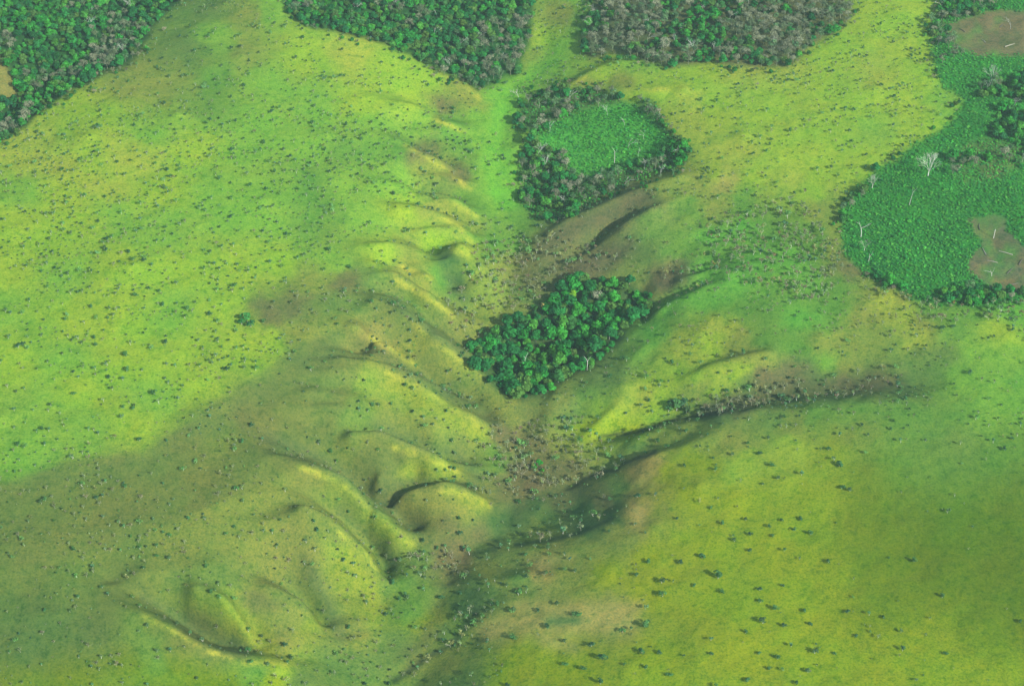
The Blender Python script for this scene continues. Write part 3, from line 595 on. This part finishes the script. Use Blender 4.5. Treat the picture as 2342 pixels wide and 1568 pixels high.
for P, n in (([(1090,560),(1240,540),(1440,590),(1300,640),(1180,720),(1080,790),(1020,720)], 2600), ([(1100,980),(1300,960),(1440,1060),(1250,1130),(1080,1130)], 2400), ([(940,1260),(1080,1262),(1060,1330),(950,1330)], 2500), ([(1500,620),(1580,620),(1540,670)], 1500), ([(1640,480),(1850,470),(1930,600),(1900,700),(1700,660),(1600,600)], 520), ([(890,1540),(960,1490),(1040,1430),(1090,1375),(1105,1400),(1050,1470),(980,1515),(905,1575)], 1500), ([(1060,1262),(1180,1240),(1300,1205),(1390,1170),(1400,1190),(1300,1228),(1180,1252)], 900), ([(2150,690),(2342,690),(2342,740),(2100,740),(1990,650),(2030,655)], 1500), ([(1560,920),(1720,890),(1900,860),(2060,850),(2060,890),(1720,930),(1560,962)], 3000)):
    m = mask(P, 8); r, x, y, z = scatter(130000, 100 + n); k = pixel_sample(m, x, y, z) > r.uniform(.2, 1, len(x)); x, y, z = x[k], y[k], z[k]; k = thin(x, y, 3.1)[:n]
    for i in k:
        if r.random() < .7: put('twiggy' if r.random() < .75 else 'shrub', x[i], y[i], z[i], r.uniform(.7, 1.6), r, rgb=(r.uniform(.8, 1.3), r.uniform(.7, 1.0), r.uniform(.8, 1.1)))
# pale leafless trees standing out of the dry forest
r, x, y, z = scatter(6000, 15); f = pixel_sample(np.clip(M['DRY'] * .3 + M['G2'] * .35 + M['TOP'] * .12 + M['UL'] * .05 + M['R'] * .08, 0, 1) * (1 - M['THK']), x, y, z); k = f > r.random(len(x)) * 1.6; x, y, z = x[k], y[k], z[k]; k = thin(x, y, 9)
for i in k: put('leafless', x[i], y[i], z[i], r.uniform(.6, 1.05), r)
# savanna trees read one by one as image pixels: (x, y, size)
near = [(340,55,1),(520,45,1),(605,120,1.2),(235,150,1),(30,125,1),(1040,130,1.7),(640,210,1),(540,245,.7),(1110,290,1.2),(200,400,.8),(275,505,1),(430,480,.9),(665,480,.9),(785,475,1.1),(750,545,1),(855,570,1.1),(460,575,1),(355,615,1.1),(455,680,.9),(145,725,1.4),(250,855,1.9),(970,750,1.1),(90,910,.9),(280,950,1),(520,935,1),(670,910,.8),(525,1015,.9),(620,1055,1.3),(540,1150,1.7),(680,1170,1),(815,1075,1),(850,1165,1),(430,1215,.9),(1095,1080,.9),(1330,1115,.9),(1150,1240,.8),(205,1355,.9),(640,1385,1.1),(880,1345,1.5),(520,1350,.9),(1005,1355,.7),(580,1450,.9),(835,1470,1.2),(445,1530,1.2),(1735,1350,.9),(970,20,.9),(600,585,.8)]
near = [(1555 + a * .3501, 1019 + b * .3501, s) for a, b, s in near] + [(778 + a * .3501, 1019 + b * .3501, s) for a, b, s in [(1340,830,1.2),(1530,815,1.1),(2010,755,1.1),(2100,885,1.5),(2105,975,1.3),(1420,1030,1.2),(1165,955,1.3),(1290,1070,.9),(1130,1070,1.4),(1545,1095,1.5),(1350,1180,1.2),(1990,1170,1.7),(1840,1210,1.1),(1940,330,1.3),(955,1270,1.1),(1135,1245,1.3),(1715,1380,1.9),(1970,1340,1.6),(2085,1350,1),(1590,1445,1.1),(2000,1445,1),(2150,1490,1.1),(1470,1420,1),(1700,1545,1.2),(1030,1030,1.2),(340,890,1.4),(660,990,1.4),(440,990,1.2),(390,745,1.2),(1640,1300,1.3),(1465,1275,1.1),(2225,760,1.1),(1215,710,1)]]
gxs, gys, gzs = ground_at([p[0] for p in near], [p[1] + 4 for p in near]); r = np.random.default_rng(77)
for (px, py, s), X, Y, Zz in zip(near, gxs, gys, gzs): put('darkshrub', X, Y, Zz, s * .84, r, zone='near', rgb=(.8, .85, .9))

# ------------------------------------------------------------------ individually recognisable trees
def tree(kind, pi, px, py, s, label, cat='tree', name='tree', rot=0.0, sc3=None, tint=None, group=None, sink=0.0):
    X, Y, Zz = (float(v[0]) for v in ground_at(px, py)); d = PROTO[kind][pi]; tm, lm = meshes(kind, pi)
    o = add(name, None, loc=(X, Y, Zz - sink), label=label, cat=cat, group=group); o.rotation_euler.z = rot; o.scale = sc3 or (s, s, s); o.empty_display_size = .5
    add('trunk', tm, o)
    if lm is not None:
        if tint is not None: lm = quad_mesh('crown', d['lv'], d['lf'], d['lc'] * tint, 'tint', M_LEAF)
        add('crown', lm, o)
    return o
def forked(px, py, segs, name, label, base_col=(.46,.46,.40), cat='dead tree'):
    """a bare tree with its own boughs; segs are metre offsets (x, away, up) with radii. The first is the trunk, the rest boughs"""
    X, Y, Zz = (float(v[0]) for v in ground_at(px, py)); o = add(name, None, loc=(X, Y, Zz), label=label, cat=cat)
    for i, (pts_, rad) in enumerate(segs):
        v, f = tube(pts_, [q * .72 for q in rad], 6); add('trunk' if i == 0 else 'bough', quad_mesh('bough', v, f, colours(base_col, np.ones(len(v))), 'tint', M_BARK), o)
    return o
# broad vase-shaped leafless tree
def vase(px, py, h, n, label, seed, wide=.42, c=(.40,.42,.34)):
    r = np.random.default_rng(seed); X, Y, Zz = (float(v[0]) for v in ground_at(px, py)); o = add('leafless_tree', None, loc=(X, Y, Zz), label=label, cat='leafless tree')
    v, f = tube([(0,0,-.5),(.1,0,h*.12),(.2,0,h*.24)], [h*.022,h*.018,h*.015], 6); add('trunk', quad_mesh('trunk', v, f, colours((.6,.6,.52), np.ones(len(v))), 'tint', M_BARK), o)
    parts = []
    def rec(p, d, l, rad, k):
        q = p + d * l; parts.append(tube([p, p + d * l * .5 + r.normal(size=3) * l * .04, q], [rad, rad * .8, rad * .6], 4))
        if k:
            for _ in range(3):
                nd = d + r.normal(size=3) * .30; nd[2] = max(nd[2], .25); nd /= np.linalg.norm(nd); rec(q, nd, l * r.uniform(.62, .85), rad * .62, k - 1)
    for i in range(n):
        a = i / n * 6.283 + r.uniform(-.2, .2); w_ = wide * r.uniform(.4, 1.1); d = np.array([math.cos(a) * w_, math.sin(a) * w_, 1]); d /= np.linalg.norm(d); rec(np.array([.2, 0, h * .22]), d, h * .27, h * .009, 3)
    v, f = merge(parts); add('crown', quad_mesh('crown', v, f, colours(c, np.ones(len(v))), 'tint', M_BARK), o)
vase(2122, 403, 16, 8, 'large pale grey leafless tree with fan-shaped crown above the green thicket', 31, .75)
vase(1994, 432, 9.5, 6, 'smaller white-trunked leafless tree where the bright grass meets the tip of the green thicket', 32, .5)
vase(2266, 190, 13, 6, 'pale grey leafless tree just below the upper brown clearing in the right-hand forest', 33, .7, (.26,.32,.24))
vase(1976, 574, 8, 5, 'grey-green twiggy tree just below the white dead tree with two boughs in the thicket', 34, .6, (.3,.34,.24))
forked(1969, 543, [([(0,0,-.5),(-.2,0,4),(-.7,0,6.3)], [.34,.27,.22]), ([(-.7,0,6.2),(-1.7,0,9),(-2.1,.2,10.8)], [.21,.13,.06]), ([(-.7,0,6.2),(1.6,0,7.2),(4.0,.3,8.6),(5.2,.4,9.2)], [.18,.13,.09,.05]), ([(-1.6,0,8.8),(-3.2,0,10),(-4,0,10.3)], [.1,.07,.04]), ([(2.6,.1,7.8),(3.6,0,9.6)], [.08,.04])], 'dead_tree', 'white dead tree with two spreading boughs in the left part of the green thicket')
forked(2079, 470, [([(0,0,-.5),(.6,0,5),(1.2,0,9)], [.26,.2,.12]), ([(1.2,0,9),(2.6,.2,10.8),(3.4,.3,12)], [.12,.08,.04]), ([(1.2,0,9),(.6,.2,11)], [.1,.04])], 'dead_tree', 'thin leaning bare trunk in the green thicket below the large fan-shaped leafless tree')
forked(2272, 545, [([(0,0,-.5),(.1,0,3),(.2,0,6.2)], [.3,.27,.22])], 'dead_tree', 'straight white dead trunk standing alone in the right-hand brown clearing', cat='dead trunk')
forked(2268, 632, [([(0,0,-.4),(-.3,0,1.6),(-.6,.3,2.4)], [.22,.18,.12]), ([(-.6,.3,2.4),(-3,.4,3.2),(-5,.5,3.4)], [.13,.1,.05]), ([(-.3,0,1.6),(.6,.2,4),(.7,.4,5.6)], [.13,.09,.04]), ([(-.6,.3,2.4),(-1.6,.5,4.4)], [.1,.04])], 'fallen_tree', 'low spreading dead tree lying on the dark brown clearing near the right edge')
forked(1986, 600, [([(0,0,-.4),(.2,0,3),(.1,0,6)], [.22,.18,.1]), ([(.1,0,3.5),(1.6,.2,6),(1.8,.3,8)], [.12,.08,.04])], 'dead_tree', 'thin forked pale tree standing by the dark lower left rim of the green thicket')
forked(1201, 846, [([(0,0,2),(-.2,0,6.5),(.6,0,9.6)], [.3,.26,.2]), ([(.6,0,9.6),(1.4,0,11.4),(1.5,0,12.4)], [.16,.1,.05]), ([(.1,0,8),(-.9,0,9.6)], [.1,.05])], 'dead_tree', 'white bent dead trunk rising from a dark gap in the central grove')
forked(1343, 846, [([(0,0,0),(0,0,6),(-.5,0,7.6)], [.26,.22,.15]), ([(-.5,0,7.6),(-1.8,0,9.3),(-2.2,0,10.2)], [.13,.09,.04]), ([(0,0,6),(1.2,0,8.5),(2,0,10)], [.13,.09,.04])], 'dead_tree', 'white forked dead tree at the lower right edge of the central grove')
forked(1405, 375, [([(0,0,0),(.1,0,6),(-.2,0,9.5)], [.26,.2,.14]), ([(-.2,0,9.5),(-1.6,0,11.5),(-2,0,13)], [.12,.08,.04]), ([(.1,0,8),(1.6,0,10.5)], [.1,.05])], 'dead_tree', 'tall white bare tree in the grey wood right of the bright green clearing')
tree('broadleaf', 3, 1310, 690, 1, 'lime-yellow tree standing out at the upper left of the central grove', sc3=(.55, .55, .85), tint=np.array((2.6, 1.5, .7)), rot=.4)
tree('broadleaf', 1, 1314, 668, 1, 'small yellow-green tree behind the lime-yellow one at the top of the central grove', sc3=(.36, .36, .62), tint=np.array((2.4, 1.2, .7)), rot=1.4)
tree('dry', 2, 1369, 695, .98, 'grey-brown dry tree among bright green crowns at the top of the central grove', rot=2.0)
tree('twiggy', 3, 1244, 716, 1.7, 'small orange-tinged tree on the slope above the left side of the central grove', rot=1.0, tint=np.array((1.3, .95, .8)))
for i, (a, b, s) in enumerate([(1222,1062,1.0),(1233,1056,1.15),(1240,1070,.85)]): tree('broadleaf', [1,0,3][i], a, b + 6, .36 * s, ['left', 'topmost and largest', 'right and smallest'][i] + ' of three emerald bushes on the brown valley floor', cat='bush', name='bush', tint=np.array((1.2, 1.35, 1.0)), rot=i, group='emerald bushes on the brown valley floor', sink=1.2)
for i, (a, b, s) in enumerate([(1535,930,1.1),(1548,938,1.4),(1562,930,1.2),(1570,944,1.0),(1528,944,.8)]): tree('darkshrub', i, a, b, 1.5 * s, ['upper left', 'largest, central', 'upper right', 'lower right', 'small lower left'][i] + ' tree of the dark clump beside the creek right of the grove', group='dark clump beside the creek', rot=i * 1.3)
for i, (a, b, s) in enumerate([(553,742,1.1),(566,738,1.4),(574,748,1.1)]): tree('darkshrub', i, a, b, 1.35 * s, ['left', 'tallest middle', 'right'][i] + ' tree of the deep green clump on the bright left upland', group='deep green clump on the left upland', rot=i * 1.3, tint=np.array((.8, 1.3, 1.0)))

r = np.random.default_rng(909)
for where, spots in (('upper brown clearing near the top right corner', [(2200,70),(2250,95),(2290,60),(2310,105),(2180,85)]), ('lower brown clearing at the right edge', [(2240,520),(2270,600),(2310,620),(2300,580),(2320,650),(2250,575),(2335,600)])):
    for n_, (px, py) in enumerate(spots):
        X, Y, Zz = (float(v[0]) for v in ground_at(px, py)); a = r.uniform(0, 3.14); L_ = r.uniform(2, 4.5); v, f = tube([(-L_, 0, .25), (0, r.normal() * .3, .35), (L_, 0, .2)], [.28, .24, .12], 6)
        o = add('fallen_log', quad_mesh('fallen_log', v, f, colours((.30, .28, .22) if n_ % 2 else (.12, .11, .09), np.ones(len(v))), 'tint', M_BARK), loc=(X, Y, Zz), cat='log', group='fallen logs in the ' + where, label=('leftmost ' if px == min(q[0] for q in spots) else 'rightmost ' if px == max(q[0] for q in spots) else 'small ' + ('grey' if n_ % 2 else 'charred') + ' ') + 'fallen log in the ' + where); o.rotation_euler.z = a
# ------------------------------------------------------------------ individuals and masses
ZONES = [('grove', P_GROVE), ('upper left forest', P_UL), ('upper middle forest', P_TOP), ('dry forest', P_DRY), ('second grove', P_G2), ('right forest', P_R)]
def zone_of(px, py):
    q = (np.array([[px]]), np.array([[py]]))
    if inpoly(P_GROVE, *q)[0, 0] or (1060 < px < 1510 and 620 < py < 930 and inpoly([(1060,790),(1290,630),(1500,630),(1520,720),(1300,890),(1200,935),(1100,900)], *q)[0, 0]):
        return 'in the ' + ('upper right' if px > 1360 and py < 740 else 'upper middle' if py < 740 else 'lower tip' if py > 850 else 'left' if px < 1190 else 'right' if px > 1330 else 'middle') + (' of' if not (py > 850) else ' of') + ' the central grove'
    if inpoly(P_G2, *q)[0, 0]: return 'in the ' + ('left' if px < 1300 else 'right' if px > 1460 else 'middle') + ' of the grey wood around the bright green clearing'
    if inpoly(P_DRY, *q)[0, 0] or (px > 1330 and px < 1950 and py < 150): return 'in the ' + ('left' if px < 1520 else 'right' if px > 1760 else 'middle') + ' of the grey-brown forest along the top'
    if inpoly(P_UL, *q)[0, 0]: return 'in the forest in the top left corner, ' + ('left' if px < 180 else 'right') + ' half'
    if inpoly(P_TOP, *q)[0, 0]: return 'in the forest top middle, ' + ('left' if px < 930 else 'right') + ' half'
    if inpoly(P_R, *q)[0, 0]: return 'in the forest on the right, ' + ('above the large fan-shaped leafless tree' if py < 340 else 'beside the green thicket')
    if py > 1000 and px > 1130 + max(0, 1300 - py) * .5 and px > 1130:
        return 'on the near right plateau, ' + (('along its left edge' if px < 1300 else 'on the straw-coloured patch' if px < 1480 else 'near the bottom middle') if py > 1330 and px < 1620 else 'in the dark right part' if px > 1900 else 'in its lower middle' if py > 1330 else 'in its bright upper part' if py < 1180 else 'in its bright middle')
    if px > 1500: return 'on the bright right upland' if py < 460 else 'on the emerald slope left of the green thicket' if py < 700 else 'on the mixed slope above the long creek' if py < 930 else 'on the bank below the long creek'
    if px > 1060 and py > 930: return 'in the brown valley below the central grove' if py < 1140 else 'in the dark bowl and creek at the bottom middle'
    if px > 1060: return 'on the brown slopes above the central grove' if py > 500 else 'in the lime-green valley bottom'
    brk = np.interp(px, [0, 330, 450, 620, 700, 850], [1100, 1030, 950, 830, 775, 640])
    if py < brk: return 'on the bright left upland, ' + ('far ' if py < 350 else 'near ' if py > 700 else 'middle ') + ('left' if px < 350 else 'right' if px > 750 else 'centre')
    return 'on the darker left slope, ' + (('bottom ' if py > 1400 else 'lower ' if py > 1200 else 'upper ') + ('left' if px < 350 else 'right' if px > 750 else 'centre'))
WORDS = dict(broadleaf=('broadleaf_tree', 'tree', 'green broadleaf tree'), dry=('dry_tree', 'tree', 'grey-brown half-bare tree'), shrub=('savanna_tree', 'small tree', 'dark green savanna tree with short pale trunk'),
             darkshrub=('round_savanna_tree', 'small tree', 'dark rounded dense savanna tree'),
             twiggy=('twiggy_tree', 'small tree', 'twiggy pale savanna tree with few leaves'), leafless=('leafless_tree', 'leafless tree', 'tall white leafless tree'))
SIZE = dict(broadleaf=9, dry=8, shrub=3.6, darkshrub=3.6, twiggy=4, leafless=10)
rest = {}
for kind, (oname, cat, words) in WORDS.items():
    L = [t for t in items if t['kind'] == kind]
    A = np.array([(t['x'], t['y'], t['z'], t['s']) for t in L]); px, py = ground_to_pixel(A[:, 0], A[:, 1], A[:, 2])
    dist = np.sqrt(A[:, 0] ** 2 + A[:, 1] ** 2 + (H_CAM - A[:, 2]) ** 2); inside = (px > 12) & (px < 2330) & (py > 22) & (py < 1560)
    # hidden behind a crest?
    vis = np.ones(len(L), bool)
    for tt in (.96, .97, .98, .985, .99): vis = vis & (height(A[:, 0] * tt, A[:, 1] * tt) < H_CAM + (A[:, 2] + SIZE[kind] * A[:, 3] * .8 - H_CAM) * tt)
    score = A[:, 3] / dist * (inside & vis) + np.array([9. if t['hero'] else 0 for t in L]) * inside
    order = np.argsort(-score); pick = [i for i in order[:292] if score[i] > 0]; chosen = set(pick)
    rest[kind] = [t for i, t in enumerate(L) if i not in chosen]
    zn = {}
    for i in pick:
        big = 'large ' if A[i, 3] > (1.25 if kind in ('shrub', 'darkshrub', 'twiggy') else .92) else 'small ' if A[i, 3] < (.9 if kind in ('shrub', 'darkshrub', 'twiggy') else .68) else 'mid-sized '
        zn.setdefault(zone_of(px[i], py[i]), []).append((i, big))
    for zname, mem in zn.items():
        ids = [m[0] for m in mem]; uniq = {}
        if len(ids) > 1:
            for word, key in (('leftmost', lambda i: px[i]), ('rightmost', lambda i: -px[i]), ('nearest', lambda i: -py[i]), ('farthest', lambda i: py[i])):
                cand = min(ids, key=key); uniq.setdefault(cand, word)
        for i, big in mem:
            t = L[i]; tm, lm = meshes(kind, t['pi'])
            if len(ids) == 1: lab = 'single ' + words + ' ' + zname; grp = None
            elif i in uniq: lab = uniq[i] + ' ' + words.replace(' with short pale trunk', '').replace(' with few leaves', '') + ' ' + zname; grp = words + 's ' + zname
            else: lab = big + words.replace(' with short pale trunk', '').replace(' with few leaves', '') + ' ' + zname; grp = words + 's ' + zname
            lab = ' '.join(lab.split()[:16])
            o = add(oname, None, loc=(t['x'], t['y'], t['z'] - .1), label=lab, cat=cat, group=grp); o.rotation_euler.z = t['a']; o.scale = (t['s'], t['s'], t['s'] * (.78 if t['hero'] else 1)); o.empty_display_size = .5
            add('trunk', tm, o)
            if lm is not None: add('crown', lm, o)
def J(kind): return [(t['kind'], t['pi'], t['x'], t['y'], t['z'] - .1, t['a'], t['s'], np.array(t['rgb'])) for t in rest[kind]]
joined('broadleaf_forest', J('broadleaf'), 'mass of green broadleaf trees filling the forests', 'forest')
joined('dry_forest', J('dry') + J('leafless'), 'mass of grey-brown half-bare trees in the dry forests', 'forest')
joined('savanna_scrub', J('shrub') + J('darkshrub') + J('twiggy'), 'countless small dark and twiggy savanna trees over the grassland', 'scrub')
joined('green_thicket', clumps, 'dense low bright green thicket around the brown clearings on the right', 'thicket')
print('PLANTS', {k: sum(t['kind'] == k for t in items) for k in WORDS}, 'clumps', len(clumps))

# ------------------------------------------------------------------ air
if HAZE_DENSITY > 0:
    import bmesh
    bm = bmesh.new(); bmesh.ops.create_cube(bm, size=1)
    zlo = float(ZZ.min()) - 1.0
    for v in bm.verts: v.co = (v.co.x * 41000 * 1.6, v.co.y * 42000 * 1.6 + 10500, zlo if v.co.z < 0 else H_CAM + 6)
    me = bpy.data.meshes.new('haze'); bm.to_mesh(me); bm.free()
    hm, N, Lk = new_mat('haze_air'); N.remove(N['Principled BSDF']); pv = N.new('ShaderNodeVolumePrincipled')
    pv.inputs['Color'].default_value = (.62, .95, .82, 1); pv.inputs['Density'].default_value = HAZE_DENSITY; pv.inputs['Anisotropy'].default_value = .2
    Lk.new(pv.outputs[0], N['Material Output'].inputs['Volume']); me.materials.append(hm)
    add('haze', me, label='thin bluish haze over the whole landscape', kind='stuff')
